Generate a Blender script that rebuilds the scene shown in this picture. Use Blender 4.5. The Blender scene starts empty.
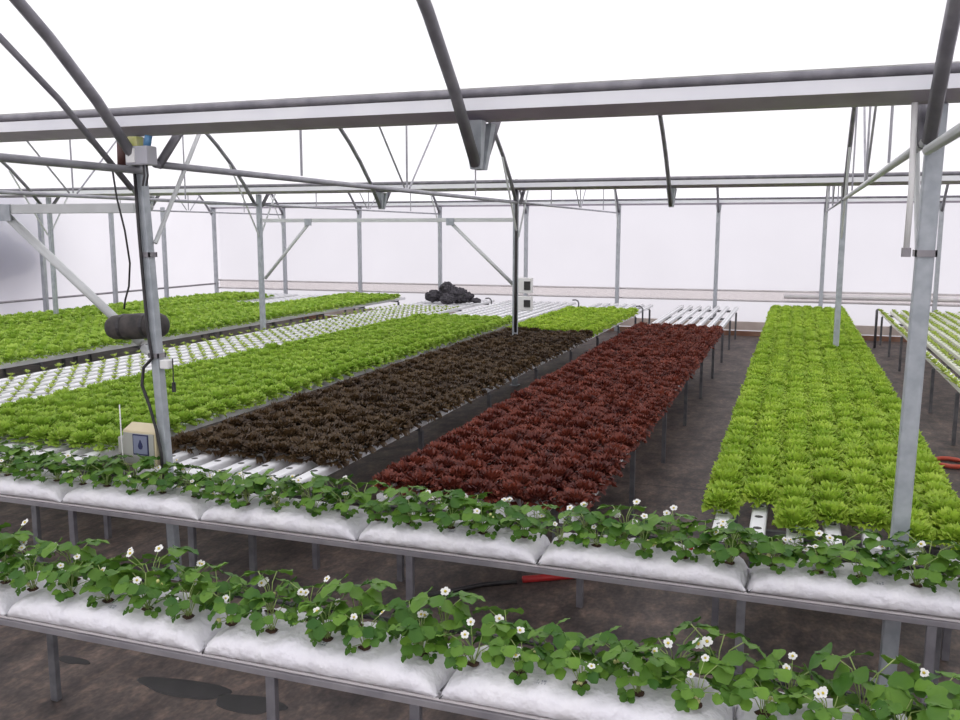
import bpy, math, random
from math import sin, cos, pi, radians, sqrt, atan2
from mathutils import Vector, Matrix
random.seed(7)
scn = bpy.context.scene
COL = scn.collection

# ------------------------------------------------------------------ helpers
class MB:
    def __init__(s): s.v = []; s.f = []; s.m = []
    def add(s, vs, fs, mi=0):
        b = len(s.v); s.v += [tuple(p) for p in vs]
        s.f += [tuple(b + i for i in f) for f in fs]; s.m += [mi] * len(fs)
    def box(s, lo, hi, mi=0, M=None):
        x0, y0, z0 = lo; x1, y1, z1 = hi
        vs = [Vector(p) for p in ((x0,y0,z0),(x1,y0,z0),(x1,y1,z0),(x0,y1,z0),(x0,y0,z1),(x1,y0,z1),(x1,y1,z1),(x0,y1,z1))]
        if M: vs = [M @ p for p in vs]
        s.add(vs, [(0,3,2,1),(4,5,6,7),(0,1,5,4),(1,2,6,5),(2,3,7,6),(3,0,4,7)], mi)
    def tube(s, pts, r, n=8, mi=0, cap=True, radii=None):
        pts = [Vector(p) for p in pts]; vs = []; N = len(pts); up = None
        for i, p in enumerate(pts):
            t = (pts[min(i+1,N-1)] - pts[max(i-1,0)]).normalized()
            if up is None: up = Vector((0,0,1)) if abs(t.z) < .9 else Vector((1,0,0))
            a = t.cross(up).normalized(); b = a.cross(t).normalized(); up = b
            rr = radii[i] if radii else r
            for k in range(n):
                q = 2*pi*k/n; vs.append(p + a*cos(q)*rr + b*sin(q)*rr)
        fs = [(i*n+k, i*n+(k+1)%n, (i+1)*n+(k+1)%n, (i+1)*n+k) for i in range(N-1) for k in range(n)]
        if cap: fs += [tuple(range(n-1,-1,-1)), tuple((N-1)*n+k for k in range(n))]
        s.add(vs, fs, mi)
    def prism(s, prof, x0, x1, axis=0, mi=0, cap=True):
        """profile (a,b) swept along an axis: 0 -> X sweep with (y,z); 1 -> Y sweep with (x,z); 2 -> Z sweep with (x,y)"""
        n = len(prof); vs = []
        for t in (x0, x1):
            for a, b in prof: vs.append((t,a,b) if axis == 0 else (a,t,b) if axis == 1 else (a,b,t))
        fs = [(k, (k+1)%n, n+(k+1)%n, n+k) for k in range(n)]
        if cap: fs += [tuple(range(n-1,-1,-1)), tuple(range(n,2*n))]
        s.add(vs, fs, mi)
    def ball(s, c, r, mi=0, nu=8, nv=5, sc=(1,1,1)):
        vs = [(c[0], c[1], c[2]+r*sc[2])]
        for j in range(1, nv):
            for i in range(nu):
                a = pi*j/nv; b = 2*pi*i/nu
                vs.append((c[0]+r*sc[0]*sin(a)*cos(b), c[1]+r*sc[1]*sin(a)*sin(b), c[2]+r*sc[2]*cos(a)))
        vs.append((c[0], c[1], c[2]-r*sc[2])); L = len(vs)-1
        fs = [(0, 1+i, 1+(i+1)%nu) for i in range(nu)]
        for j in range(nv-2):
            fs += [(1+j*nu+i, 1+(j+1)*nu+i, 1+(j+1)*nu+(i+1)%nu, 1+j*nu+(i+1)%nu) for i in range(nu)]
        fs += [(L, 1+(nv-2)*nu+(i+1)%nu, 1+(nv-2)*nu+i) for i in range(nu)]
        s.add(vs, fs, mi)
    def mesh(s, name, mats, smooth=False):
        me = bpy.data.meshes.new(name); me.from_pydata(s.v, [], s.f)
        for m in (mats if isinstance(mats, (list, tuple)) else [mats]): me.materials.append(m)
        me.polygons.foreach_set('material_index', s.m)
        if smooth: me.polygons.foreach_set('use_smooth', [True]*len(s.f))
        me.update(); return me
    def build(s, name, mats, parent=None, smooth=False, loc=None, bevel=0):
        o = bpy.data.objects.new(name, s.mesh(name, mats, smooth)); COL.objects.link(o)
        if parent: o.parent = parent
        if loc: o.location = loc
        if bevel:
            b = o.modifiers.new('bevel', 'BEVEL'); b.width = bevel; b.segments = 2; b.limit_method = 'ANGLE'
        return o

def tag(o, label, cat, group=None, kind='thing'):
    o['label'] = label; o['category'] = cat; o['kind'] = kind
    if group: o['group'] = group
    return o
def struct(o, label=None, cat=None):
    o['kind'] = 'structure'
    if label: o['label'] = label
    if cat: o['category'] = cat
    return o
def empty(name, loc=(0,0,0)):
    o = bpy.data.objects.new(name, None); COL.objects.link(o); o.location = loc; o.empty_display_size = .05; return o
def inst(src, loc, rz=0, sc=1, parent=None):
    o = src.copy(); COL.objects.link(o); o.location = loc; o.rotation_euler = (0,0,rz); o.scale = (sc,sc,sc)
    if parent: o.parent = parent
    return o
ONES = 'zeroth first second third fourth fifth sixth seventh eighth ninth tenth eleventh twelfth thirteenth fourteenth fifteenth sixteenth seventeenth eighteenth nineteenth'.split()
TENS = {2:'twent',3:'thirt',4:'fort',5:'fift',6:'sixt',7:'sevent',8:'eight'}
def nth(n):
    if n < 20: return ONES[n]
    t, u = divmod(n, 10)
    return TENS[t]+'ieth' if u == 0 else TENS[t]+'y-'+ONES[u]

# ------------------------------------------------------------------ materials
def mat(name, col, rough=.5, metal=0, col2=None, scale=8, spec=.5, transl=0, island=0, bump=0, bscale=60, detail=4, lo=.35, hi=.65):
    m = bpy.data.materials.new(name); m.use_nodes = True
    nt = m.node_tree; N = nt.nodes; L = nt.links
    b = N['Principled BSDF']; out = N['Material Output']
    b.inputs['Roughness'].default_value = rough; b.inputs['Metallic'].default_value = metal
    b.inputs['Specular IOR Level'].default_value = spec
    b.inputs['Base Color'].default_value = (*col, 1)
    csock = None
    geo = N.new('ShaderNodeNewGeometry')
    if col2:
        no = N.new('ShaderNodeTexNoise'); no.inputs['Scale'].default_value = scale; no.inputs['Detail'].default_value = detail
        L.new(geo.outputs['Position'], no.inputs['Vector'])
        r = N.new('ShaderNodeMapRange'); r.inputs['From Min'].default_value = lo; r.inputs['From Max'].default_value = hi
        L.new(no.outputs['Fac'], r.inputs['Value'])
        fac = r.outputs['Result']
        if island:
            a = N.new('ShaderNodeMath'); a.operation = 'MULTIPLY_ADD'; a.inputs[1].default_value = island; a.use_clamp = True
            L.new(geo.outputs['Random Per Island'], a.inputs[0])
            k = N.new('ShaderNodeMath'); k.operation = 'MULTIPLY'; k.inputs[1].default_value = 1-island
            L.new(fac, k.inputs[0]); L.new(k.outputs[0], a.inputs[2]); fac = a.outputs[0]
        mx = N.new('ShaderNodeMix'); mx.data_type = 'RGBA'
        mx.inputs['A'].default_value = (*col, 1); mx.inputs['B'].default_value = (*col2, 1)
        L.new(fac, mx.inputs['Factor']); csock = mx.outputs['Result']
        L.new(csock, b.inputs['Base Color'])
    if bump:
        n2 = N.new('ShaderNodeTexNoise'); n2.inputs['Scale'].default_value = bscale; n2.inputs['Detail'].default_value = 3
        L.new(geo.outputs['Position'], n2.inputs['Vector'])
        bp = N.new('ShaderNodeBump'); bp.inputs['Strength'].default_value = bump; bp.inputs['Distance'].default_value = .02
        L.new(n2.outputs['Fac'], bp.inputs['Height']); L.new(bp.outputs['Normal'], b.inputs['Normal'])
    if transl:
        t = N.new('ShaderNodeBsdfTranslucent'); t.inputs['Color'].default_value = (*col, 1)
        if csock: L.new(csock, t.inputs['Color'])
        ms = N.new('ShaderNodeMixShader'); ms.inputs['Fac'].default_value = transl
        L.new(b.outputs[0], ms.inputs[1]); L.new(t.outputs[0], ms.inputs[2]); L.new(ms.outputs[0], out.inputs['Surface'])
    return m

def film(name, clear, tint, tcol, dcol, mixd=.3, scale=.6):
    """greenhouse polythene: part clear, part milky (translucent + a little reflection)"""
    m = bpy.data.materials.new(name); m.use_nodes = True
    nt = m.node_tree; N = nt.nodes; L = nt.links; N.remove(N['Principled BSDF']); out = N['Material Output']
    tr = N.new('ShaderNodeBsdfTransparent'); tr.inputs['Color'].default_value = (*tint, 1)
    tl = N.new('ShaderNodeBsdfTranslucent'); df = N.new('ShaderNodeBsdfDiffuse')
    geo = N.new('ShaderNodeNewGeometry'); no = N.new('ShaderNodeTexNoise'); no.inputs['Scale'].default_value = scale; no.inputs['Detail'].default_value = 5
    L.new(geo.outputs['Position'], no.inputs['Vector'])
    mx = N.new('ShaderNodeMix'); mx.data_type = 'RGBA'; mx.inputs['A'].default_value = (*tcol, 1); mx.inputs['B'].default_value = (*[c*.86 for c in tcol], 1)
    L.new(no.outputs['Fac'], mx.inputs['Factor']); L.new(mx.outputs['Result'], tl.inputs['Color'])
    df.inputs['Color'].default_value = (*dcol, 1)
    a = N.new('ShaderNodeMixShader'); a.inputs[0].default_value = mixd; L.new(tl.outputs[0], a.inputs[1]); L.new(df.outputs[0], a.inputs[2])
    b = N.new('ShaderNodeMixShader'); b.inputs[0].default_value = clear; L.new(a.outputs[0], b.inputs[1]); L.new(tr.outputs[0], b.inputs[2])
    L.new(b.outputs[0], out.inputs['Surface']); return m

M = {}
M['steel'] = mat('galvanised_steel', (.33,.36,.39), .5, .25, (.43,.46,.49), 14)
M['pipe'] = mat('roof_pipe_steel', (.17,.165,.19), .5, .2, (.25,.245,.27), 9)
M['post'] = mat('wall_post_steel', (.36,.38,.41), .5, .1, (.44,.46,.49), 9)
M['tie'] = mat('tie_bar_steel', (.27,.27,.30), .5, .2, (.36,.36,.39), 9)
M['gutter'] = mat('gutter_metal', (.40,.35,.43), .5, .1, (.47,.42,.50), 5)
M['lightbar'] = mat('pale_painted_steel', (.55,.57,.57), .5, .1, (.62,.64,.64), 6)
M['darkleg'] = mat('dark_grey_steel', (.10,.10,.11), .55, .2, (.16,.16,.17), 12)
M['greyleg'] = mat('grey_steel_leg', (.13,.125,.14), .55, .2, (.19,.185,.2), 12)
M['rail'] = mat('bench_rail_steel', (.22,.21,.23), .5, .2, (.30,.285,.30), 7)
M['pvc'] = mat('white_channel_plastic', (.83,.84,.86), .35, 0, (.76,.77,.78), 3)
M['pvc_cream'] = mat('cream_channel_plastic', (.80,.82,.68), .35, 0, (.75,.77,.66), 3)
M['hole'] = mat('dark_channel_hole', (.06,.06,.055), .9)
M['bag'] = mat('white_bag_plastic', (.86,.85,.88), .38, 0, (.80,.79,.84), 7, bump=.9, bscale=17)
M['ink'] = mat('grey_print_ink', (.30,.31,.38), .6)
M['soil'] = mat('dark_potting_soil', (.035,.02,.012), .95, 0, (.09,.045,.03), 60)
M['black'] = mat('black_plastic', (.018,.016,.018), .45, 0, (.035,.032,.034), 20)
M['blackrub'] = mat('black_drum_plastic', (.03,.027,.027), .7, 0, (.07,.06,.055), 16)
M['white'] = mat('white_plastic', (.78,.78,.77), .4)
M['beige'] = mat('beige_enamel_box', (.60,.52,.34), .45)
M['boxgrey'] = mat('grey_box_front', (.36,.36,.33), .5)
M['bluesign'] = mat('blue_grey_sign', (.19,.21,.30), .45)
M['navy'] = mat('navy_print', (.02,.025,.09), .5)
M['jbox'] = mat('grey_junction_box', (.42,.42,.46), .5)
M['brown'] = mat('brown_capacitor', (.10,.045,.04), .5)
M['blue'] = mat('blue_plastic_cap', (.10,.25,.45), .4)
M['red'] = mat('red_plastic_pipe', (.50,.03,.03), .4)
M['orange'] = mat('orange_red_hose', (.55,.09,.05), .45)
M['heap'] = mat('dark_root_matter', (.025,.023,.028), .95, 0, (.075,.07,.08), 25, bump=.8, bscale=50)
M['beam_roll'] = mat('rolled_film', (.66,.63,.64), .5, 0, (.74,.70,.70), 3)
M['curtain'] = None
M['base'] = mat('beige_base_board', (.55,.46,.41), .8, 0, (.64,.55,.50), 3)
M['basebrown'] = mat('brown_base_timber', (.22,.11,.07), .8, 0, (.30,.17,.12), 4)
M['wet'] = mat('wet_black_mat', (.018,.017,.018), .45, 0, (.03,.028,.028), 6)
M['tree'] = mat('blue_dark_tree', (.07,.08,.22), .9, 0, (.10,.12,.30), 3)
# plants
M['frill'] = mat('frilled_lettuce_leaf', (.27,.45,.04), .5, 0, (.56,.73,.10), 3.5, .35, transl=.3, island=.55)
M['green'] = mat('green_lettuce_leaf', (.25,.43,.045), .5, 0, (.49,.66,.11), 3.5, .35, transl=.3, island=.55)
M['redl'] = mat('red_lettuce_leaf', (.060,.010,.009), .45, 0, (.30,.075,.042), 5, .4, transl=.22, island=.6)
M['brownl'] = mat('brown_lettuce_leaf', (.038,.022,.013), .45, 0, (.14,.088,.036), 2.2, .4, transl=.22, island=.6)
M['seed'] = mat('seedling_leaf', (.26,.38,.05), .5, 0, (.45,.55,.12), 6, .3, transl=.3, island=.6)
M['straw'] = mat('strawberry_leaf', (.030,.105,.013), .5, 0, (.15,.29,.035), 9, .28, transl=.2, island=.75)
M['stalk'] = mat('strawberry_stalk', (.20,.30,.07), .5, 0, (.32,.40,.14), 9)
M['petal'] = mat('white_petal', (.88,.88,.86), .5, transl=.2)
M['pollen'] = mat('yellow_flower_centre', (.62,.50,.06), .6)
M['bud'] = mat('pale_green_berry', (.48,.52,.14), .5, 0, (.60,.58,.28), 20)
M['berry'] = mat('ripe_red_berry', (.45,.012,.012), .35)

# floor: dark woven ground cover with brown soil stains
def floor_mat():
    m = bpy.data.materials.new('ground_cover'); m.use_nodes = True
    nt = m.node_tree; N = nt.nodes; L = nt.links; b = N['Principled BSDF']; b.inputs['Roughness'].default_value = .62
    b.inputs['Specular IOR Level'].default_value = .35
    geo = N.new('ShaderNodeNewGeometry')
    def noise(sc, det, sx=1, sy=1):
        mp = N.new('ShaderNodeMapping'); mp.inputs['Scale'].default_value = (sx, sy, 1); L.new(geo.outputs['Position'], mp.inputs['Vector'])
        n = N.new('ShaderNodeTexNoise'); n.inputs['Scale'].default_value = sc; n.inputs['Detail'].default_value = det; L.new(mp.outputs[0], n.inputs['Vector']); return n.outputs['Fac']
    def ramp(f, a, b_, c1, c2):
        r = N.new('ShaderNodeValToRGB'); r.color_ramp.elements[0].position = a; r.color_ramp.elements[1].position = b_
        r.color_ramp.elements[0].color = (*c1,1); r.color_ramp.elements[1].color = (*c2,1); L.new(f, r.inputs[0]); return r.outputs[0]
    def mix(f, a, b_, mode='MIX', v=None):
        x = N.new('ShaderNodeMix'); x.data_type = 'RGBA'; x.blend_type = mode
        if f is None: x.inputs['Factor'].default_value = v
        else: L.new(f, x.inputs['Factor'])
        L.new(a, x.inputs['A']); L.new(b_, x.inputs['B']); return x.outputs['Result']
    c1 = ramp(noise(1.3, 9, 1.5, .9), .34, .66, (.040,.034,.033), (.135,.112,.102))
    c2 = ramp(noise(4.5, 9, 1.5, .8), .40, .70, (.03,.026,.027), (.17,.135,.115))
    c = mix(None, c1, c2, 'MIX', .42)
    # pale soil-brown drift in front of the tables, and thin dark seams of the sheets
    c3 = ramp(noise(11, 9, 1.5, .8), .45, .7, (.95,.93,.94), (1.8,1.58,1.42))
    c4 = ramp(noise(32, 8, 1.4, .9), .40, .66, (.82,.82,.82), (1.45,1.4,1.35))
    c = mix(None, c, c4, 'MULTIPLY', .75)
    c = mix(None, c, c3, 'MULTIPLY', .8)
    sx = N.new('ShaderNodeSeparateXYZ'); L.new(geo.outputs['Position'], sx.inputs[0])
    w = N.new('ShaderNodeMath'); w.operation = 'PINGPONG'; w.inputs[1].default_value = .95; L.new(sx.outputs['Y'], w.inputs[0])
    seam = ramp(w.outputs[0], .008, .02, (.55,.55,.55), (1,1,1))
    c = mix(None, c, seam, 'MULTIPLY', .8)
    L.new(c, b.inputs['Base Color'])
    bp = N.new('ShaderNodeBump'); bp.inputs['Strength'].default_value = .35; bp.inputs['Distance'].default_value = .02
    L.new(noise(6, 6), bp.inputs['Height']); L.new(bp.outputs[0], b.inputs['Normal'])
    return m
M['floor'] = floor_mat()
M['roof'] = film('roof_polythene', .05, (.97,.96,.98), (.85,.835,.87), (.85,.85,.87), .10)
M['wall'] = film('wall_polythene', .06, (.95,.945,.97), (.79,.775,.81), (.85,.84,.87), .10)

M['curtain'] = film('beige_film_strip', .75, (.96,.945,.93), (.9,.84,.82), (.8,.75,.73), .2)
M['web'] = mat('lit_gutter_side', (.80,.81,.86), .4, 0, (.86,.87,.9), 3)  # bright gutter side against its shaded underside, put into the colour
M['wallrail'] = mat('wall_rail_paint', (.50,.47,.47), .5, .1, (.58,.55,.55), 4)
# ------------------------------------------------------------------ layout numbers (metres; Y runs down the house, X across)
Y1, Y2, Y3, Y0 = 4.47, 12.05, 19.63, -3.11      # gutter lines
S = 2.113                                        # arch spacing
XC = [.52 + 2*S*k for k in range(-3, 3)]         # column lines across: -12.16 -7.93 -3.71 .52 4.75 8.97
XM = [.52 + S*(2*k+1) for k in range(-4, 2)]     # arches halfway between columns
XL, XR = -14.30, 9.2

# ------------------------------------------------------------------ the shell
b = MB(); b.box((XL-.3, Y0-.3, -.05), (XR+.3, Y3+.5, 0)); struct(b.build('floor', M['floor']))
ARC = lambda d, R=4.9: -.62 + sqrt(R*R - d*d)
for i, yc in enumerate((.68, 8.26, 15.84)):
    b = MB(); n = 28; vs = [(x, yc-3.63, 2.91) for x in (XL, XR)]; D = 3.40
    for k in range(n+1):
        d = -D + 2*D*k/n
        for x in (XL, XR): vs.append((x, yc+d, ARC(d, 4.95)+.0))
    vs += [(x, yc+3.63, 2.91) for x in (XL, XR)]
    b.add(vs, [(2*k, 2*k+1, 2*k+3, 2*k+2) for k in range(n+2)])
    struct(b.build('ceiling', M['roof'], smooth=True))
def sheet(name, p, q, z0, z1):
    b = MB(); (x0,y0),(x1,y1) = p, q
    b.add([(x0,y0,z0),(x1,y1,z0),(x1,y1,z1),(x0,y0,z1)], [(0,1,2,3)]); return struct(b.build(name, M['wall']))
sheet('wall_back', (XL, Y3+.19), (XR, Y3+.19), 0, 2.84)
sheet('wall_right', (XR, Y0), (XR, Y3+.19), 0, 2.9)
# left side wall: film up to the gutter height, then one gable sheet per span under the arches
sheet('wall_left', (XL, Y0), (XL, Y3+.19), 0, 2.84)
for sgn, xw in (('left', XL), ('right', XR)):
    b = MB()
    for yc in (.68, 8.26, 15.84):
        vs = []; n = 20
        for k in range(n+1):
            d = -3.56 + 7.12*k/n; vs += [(xw, yc+d, 2.841 if sgn == 'left' else 2.901), (xw, yc+d, max(2.842, ARC(d, 4.95)))]
        b.add(vs, [(2*k, 2*k+2, 2*k+3, 2*k+1) for k in range(n)])
    struct(b.build('wall_%s_gable' % sgn, M['wall']))
# base boards along the foot of the back wall and pipes on it
b = MB(); b.box((XL+.05, Y3-.02, .0), (XR, Y3+.03, .10)); struct(b.build('baseboard_back', M['basebrown']))
b = MB(); b.box((XL+.05, Y3+.0, .12), (XR, Y3+.04, .30)); struct(b.build('trim_1', M['base']))
b = MB(); b.tube([(XL, Y3-.02, .93), (XR, Y3-.02, .99)], .02); struct(b.build('trim_2', M['wallrail']))
b = MB(); b.tube([(XL, Y3-.02, .73), (XR, Y3-.02, .77)], .02); struct(b.build('trim_3', M['wallrail']))
b = MB(); b.box((XL+.1, Y3+.02, .75), (XR, Y3+.035, .95)); struct(b.build('trim_4', M['curtain']))
b = MB(); b.tube([(-.2, Y3-.06, .87), (XR, Y3-.06, .90)], .055, 12); struct(b.build('trim_5', M['beam_roll'], smooth=True))
b = MB(); b.tube([(XL+.06, Y0, .84), (XL+.06, Y3, .84)], .022); struct(b.build('trim_6', M['rail']))

# ------------------------------------------------------------------ gutters
def gutter(y, label, z=0):
    b = MB()
    P = [(y-.17,2.80),(y-.05,2.766),(y+.05,2.766),(y+.17,2.80),(y+.17,2.86),(y+.15,2.86),(y+.15,2.812),(y+.04,2.785),(y-.04,2.785),(y-.15,2.812),(y-.15,2.86),(y-.17,2.86)]
    n = len(P); vs = [(x,a,c+z) for x in (XL-.05, XR+.05) for a, c in P]
    for k in range(n): b.add([vs[k], vs[(k+1)%n], vs[n+(k+1)%n], vs[n+k]], [(0,1,2,3)], 1 if k in (3, 11) else 0)
    b.add([vs[i] for i in (0,1,8,9,10,11)], [(0,1,2,3,4,5)]); b.add([vs[i] for i in (1,2,7,8)], [(0,1,2,3)]); b.add([vs[i] for i in (2,3,4,5,6,7)], [(0,1,2,3,4,5)])
    o = b.build('gutter_beam', [M['gutter'], M['web']])
    for s in (-1, 1):
        t = MB(); t.tube([(XL-.05, y+s*.16, 2.883+z), (XR+.05, y+s*.16, 2.883+z)], .022, 10); t.build('lip_tube', M['pipe'], o, smooth=True)
    return tag(o, label, 'gutter', 'roof gutters across the house')
gutter(Y1, 'wide metal roof gutter crossing the picture above the nearest columns')
gutter(Y2, 'metal roof gutter crossing behind, over the middle line of columns')
gutter(Y3, 'metal roof gutter along the top of the far film wall')

# ------------------------------------------------------------------ columns
def column(x, y, w, label, ztop=2.76, clamps=(), m='steel', lean=0):
    b = MB(); b.box((-w/2, -w/2, .012), (w/2, w/2, ztop)); b.v = [(p[0]+lean*p[2], p[1], p[2]) for p in b.v]
    o = b.build('steel_column', M[m], loc=(x, y, 0), bevel=.008)
    p = MB(); p.box((-w*.9, -w*.9, 0), (w*.9, w*.9, .012)); p.build('base_plate', M['steel'], o)
    for z in clamps:
        c = MB(); h = w/2+.008
        c.box((-h, -h, z), (h, -w/2, z+.03)); c.box((-h, w/2, z), (h, h, z+.03)); c.box((-h, -h, z), (-w/2, h, z+.03)); c.box((w/2, -h, z), (h, h, z+.03))
        c.v = [(p[0]+lean*z, p[1], p[2]) for p in c.v]; c.build('clamp', M['rail'], o)
    return tag(o, label, 'column', 'steel columns of the greenhouse')
column(.515, Y1, .075, 'large grey steel column at the right in front of the green lettuce bench', clamps=(2.09,), lean=.015)
cl = column(-3.648, Y1, .058, 'grey steel column at the left carrying the beige control box', clamps=(2.04, 1.42), lean=-.046)
column(-7.93, Y1, .075, 'grey steel column of the front line beyond the left picture edge')
column(4.75, Y1, .075, 'grey steel column of the front line beyond the right picture edge')
column(-12.115, Y2, .065, 'middle-line steel column nearest the left film wall, standing in green benches')
column(-7.93, Y2, .07, 'grey steel column beside the white seedling bench with a brace to its right')
column(-3.74, Y2, .07, 'middle steel column with a black cable and two white switch boxes')
column(.53, Y2, .07, 'slim steel column rising out of the green lettuce bench by the walkway')
column(4.75, Y2, .08, 'middle-line steel column beyond the right picture edge')
# posts of the film walls
k = 0
for i in range(-6, 5):
    x = .52 + S*i
    if x < XL + .3: continue
    k += 1
    b = MB(); b.box((-.04,-.04,0), (.04,.04,2.765)); o = b.build('wall_post', M['post'], loc=(x, Y3-.09, 0), bevel=.006)
    tag(o, 'galvanised post of the far film wall, %s from its left corner' % nth(k+1), 'post', 'posts of the film walls')
b = MB(); b.box((-.04,-.04,0), (.04,.04,2.765)); o = b.build('wall_post', M['post'], loc=(XL+.07, Y3-.09, 0), bevel=.006)
tag(o, 'galvanised corner post where the left and far film walls meet', 'post', 'posts of the film walls')
for i, y in enumerate((17.5, 15.8, 13.85, 10.1)):
    b = MB(); b.box((-.04,-.04,0), (.04,.04,2.75)); o = b.build('wall_post', M['post'], loc=(XL+.13, y, 0), bevel=.006)
    tag(o, 'galvanised post of the left film wall, %s from the far corner' % nth(i+1), 'post', 'posts of the film walls')

# ------------------------------------------------------------------ arches and roof trusses
SPANS = [(.68, 'nearest'), (8.26, 'second'), (15.84, 'farthest')]
def arch_pts(x, yc, d0=-3.74, d1=3.74, n=24): return [(x, yc+d0+(d1-d0)*k/n, ARC(d0+(d1-d0)*k/n)) for k in range(n+1)]
xs_all = sorted([(x, 1) for x in XC] + [(x, 0) for x in XM])
for yc, sname in SPANS:
    y0, y1 = yc-3.79, yc+3.79
    for i, (x, isc) in enumerate(xs_all):
        if x < XL+.02: continue
        D = 3.70 if isc else 3.74
        if isc: t = empty('roof_truss', (x, yc, 2.6)); ox, oy, oz = x, yc, 2.6
        else: t = None; ox = oy = oz = 0
        b = MB(); b.tube([(p[0]-ox, p[1]-oy, p[2]-oz) for p in arch_pts(x, yc, -D, D)], .031 if yc < 5 else .027, 8)
        o = b.build('arch_pipe', M['pipe'], t, smooth=True)
        if not isc: tag(o, 'curved steel roof arch between column lines, %s from left, %s roof span' % (nth([q[0] for q in xs_all if not q[1]].index(x)+1), sname), 'arch', 'curved roof arches')
        if not isc:
            for s, yy in ((1, y1-.045), (-1, y0+.045)):   # bracket plates under the gutter
                p = MB(); p.add([(x-.055,yy-s*.07,2.76),(x+.055,yy-s*.07,2.76),(x+.028,yy-s*.01,2.52),(x-.028,yy-s*.01,2.52),(x-.055,yy+s*.0,2.76),(x+.055,yy+s*.0,2.76),(x+.028,yy+s*.03,2.52),(x-.028,yy+s*.03,2.52)],
                                [(0,1,2,3),(7,6,5,4),(0,4,5,1),(1,5,6,2),(2,6,7,3),(3,7,4,0)])
                p.build('gutter_bracket', M['steel'], o)
        else:                                              # truss below the arch on every column line
            tag(t, 'roof truss of arch, tie bar and struts, %s column line from left, %s span' % (nth(XC.index(x)+1), sname), 'truss', 'roof trusses on the column lines')
            light = (x == XC[3] and yc < 9)
            dz = -.045 if yc < 5 else 0; q = MB(); q.tube([(0,-3.735,dz),(0,3.735,dz)], .022 if yc < 12 else .016, 8); q.build('tie_bar', M['lightbar'] if light else M['tie'], t, smooth=True)
            q = MB(); q.tube([(0,0,.03),(0,0,ARC(0)-2.6-.03)], .010, 6); q.build('king_post', M['tie'], t)
            for s in ((-1, 1) if yc > 5 else ()):
                q = MB(); q.tube([(0,s*.06,.03),(0,s*1.5,ARC(1.5)-2.6-.03)], .010, 6); q.build('diagonal_strut', M['tie'], t)
                q = MB(); q.tube([(0,s*2.02,.03),(0,s*2.02,ARC(2.02)-2.6-.03)], .010, 6); q.build('hanger', M['tie'], t)
                q = MB(); q.tube([(0,s*3.765,-.475),(0,s*3.06,ARC(3.06)-2.6-.04)], .014, 6); q.build('knee_brace', M['lightbar'], t)

# extra strut beside the left column, reaching up over the photographer
b = MB(); b.tube([(-3.78, 4.40, 2.45), (-3.80, 3.9, 2.90), (-3.83, 3.2, 3.42)], .018, 8); tag(b.build('roof_strut', M['pipe'], smooth=True), 'thin steel strut beside the thick arch above the left column', 'strut')

# ------------------------------------------------------------------ wind braces (bar + slanting strut)
def brace(y, xa, xb, z, legs, label, w=.05):
    t = empty('wind_brace', ((xa+xb)/2, y, z)); X = (xa+xb)/2
    q = MB(); q.box((xa-X, -w/2, -w/2), (xb-X, w/2, w/2)); q.build('cross_bar', M['lightbar'], t, bevel=.004)
    for (x0, z0, x1, z1) in legs:
        q = MB(); q.tube([(x0-X, 0, z0-z), (x1-X, 0, z1-z)], w*.48, 8); q.build('diagonal_strut', M['lightbar'], t, smooth=True)
        g = MB(); g.box((x1-X-.06, -w*.7, -w*.5-.05), (x1-X+.06, -w*.52, w*.5)); g.build('gusset_plate', M['steel'], t)
    tag(t, label, 'brace', 'wind braces between columns')
brace(4.73, -8.2, -4.03, 2.345, [(-4.06, 1.47, -5.12, 2.29), (-8.0, 1.49, -6.95, 2.30)], 'pale brace bar with slanting strut left of the control box column', .062)
b = MB(); b.tube([(-3.985, 4.72, 2.345), (-3.757, 4.525, 2.345)], .024, 8); o = b.build('brace_bracket', M['lightbar'], smooth=True)
q = MB(); q.tube([(-4.02, 4.72, 1.43), (-3.70, 4.52, 1.40)], .030, 8); q.build('lower_arm', M['lightbar'], o, smooth=True)
tag(o, 'pair of bracket arms joining the left column to its brace bar', 'bracket')
brace(Y2, -7.87, -3.77, 2.36, [(-7.86, 1.46, -7.05, 2.32), (-3.78, 1.46, -4.72, 2.32)], 'brace bar with two slanting struts between the two middle columns', .055)

# ------------------------------------------------------------------ fittings on the columns
b = MB(); b.tube([(.455, 4.40, 2.76), (.465, 4.40, 2.4), (.462, 4.402, 2.12)], .013, 8); o = b.build('drain_pipe', M['white'], smooth=True)
c = MB(); c.tube([(.462, 4.402, 2.13), (.462, 4.402, 2.09)], .02, 8); c.build('pipe_clip', M['rail'], o)
tag(o, 'thin white downpipe clipped beside the large right column', 'pipe')
# black drum beside the left column
t = empty('black_drum', (-3.985, 4.62, 1.59))
pr = [(-.225,.001),(-.219,.042),(-.205,.066),(-.178,.078),(-.10,.083),(0,.084),(.10,.083),(.178,.078),(.205,.066),(.219,.042),(.225,.001)]
b = MB(); b.tube([(a, 0, a*.08) for a, r in pr], .1, 20, radii=[r for a, r in pr]); b.build('drum_body', M['blackrub'], t, smooth=True)
for a in (-.09, .09):
    q = MB(); q.tube([(a-.012,0,(a-.012)*.08),(a+.012,0,(a+.012)*.08)], .0855, 20); q.build('strap', M['black'], t)
q = MB(); q.box((.10,-.03,-.145), (.16,.03,-.068)); q.build('mounting_foot', M['steel'], t)
tag(t, 'black rounded drum mounted on the left steel column', 'drum')
b = MB(); pts = [(-3.95,4.44,2.56),(-3.93,4.44,2.40),(-3.90,4.46,2.2),(-3.91,4.5,2.0),(-3.98,4.56,1.85),(-4.05,4.60,1.76),(-4.08,4.62,1.70)]
b.tube(pts, .006, 6); tag(b.build('hanging_cable', M['black'], smooth=True), 'black cable drooping from the roof down to the black drum', 'cable')
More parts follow.
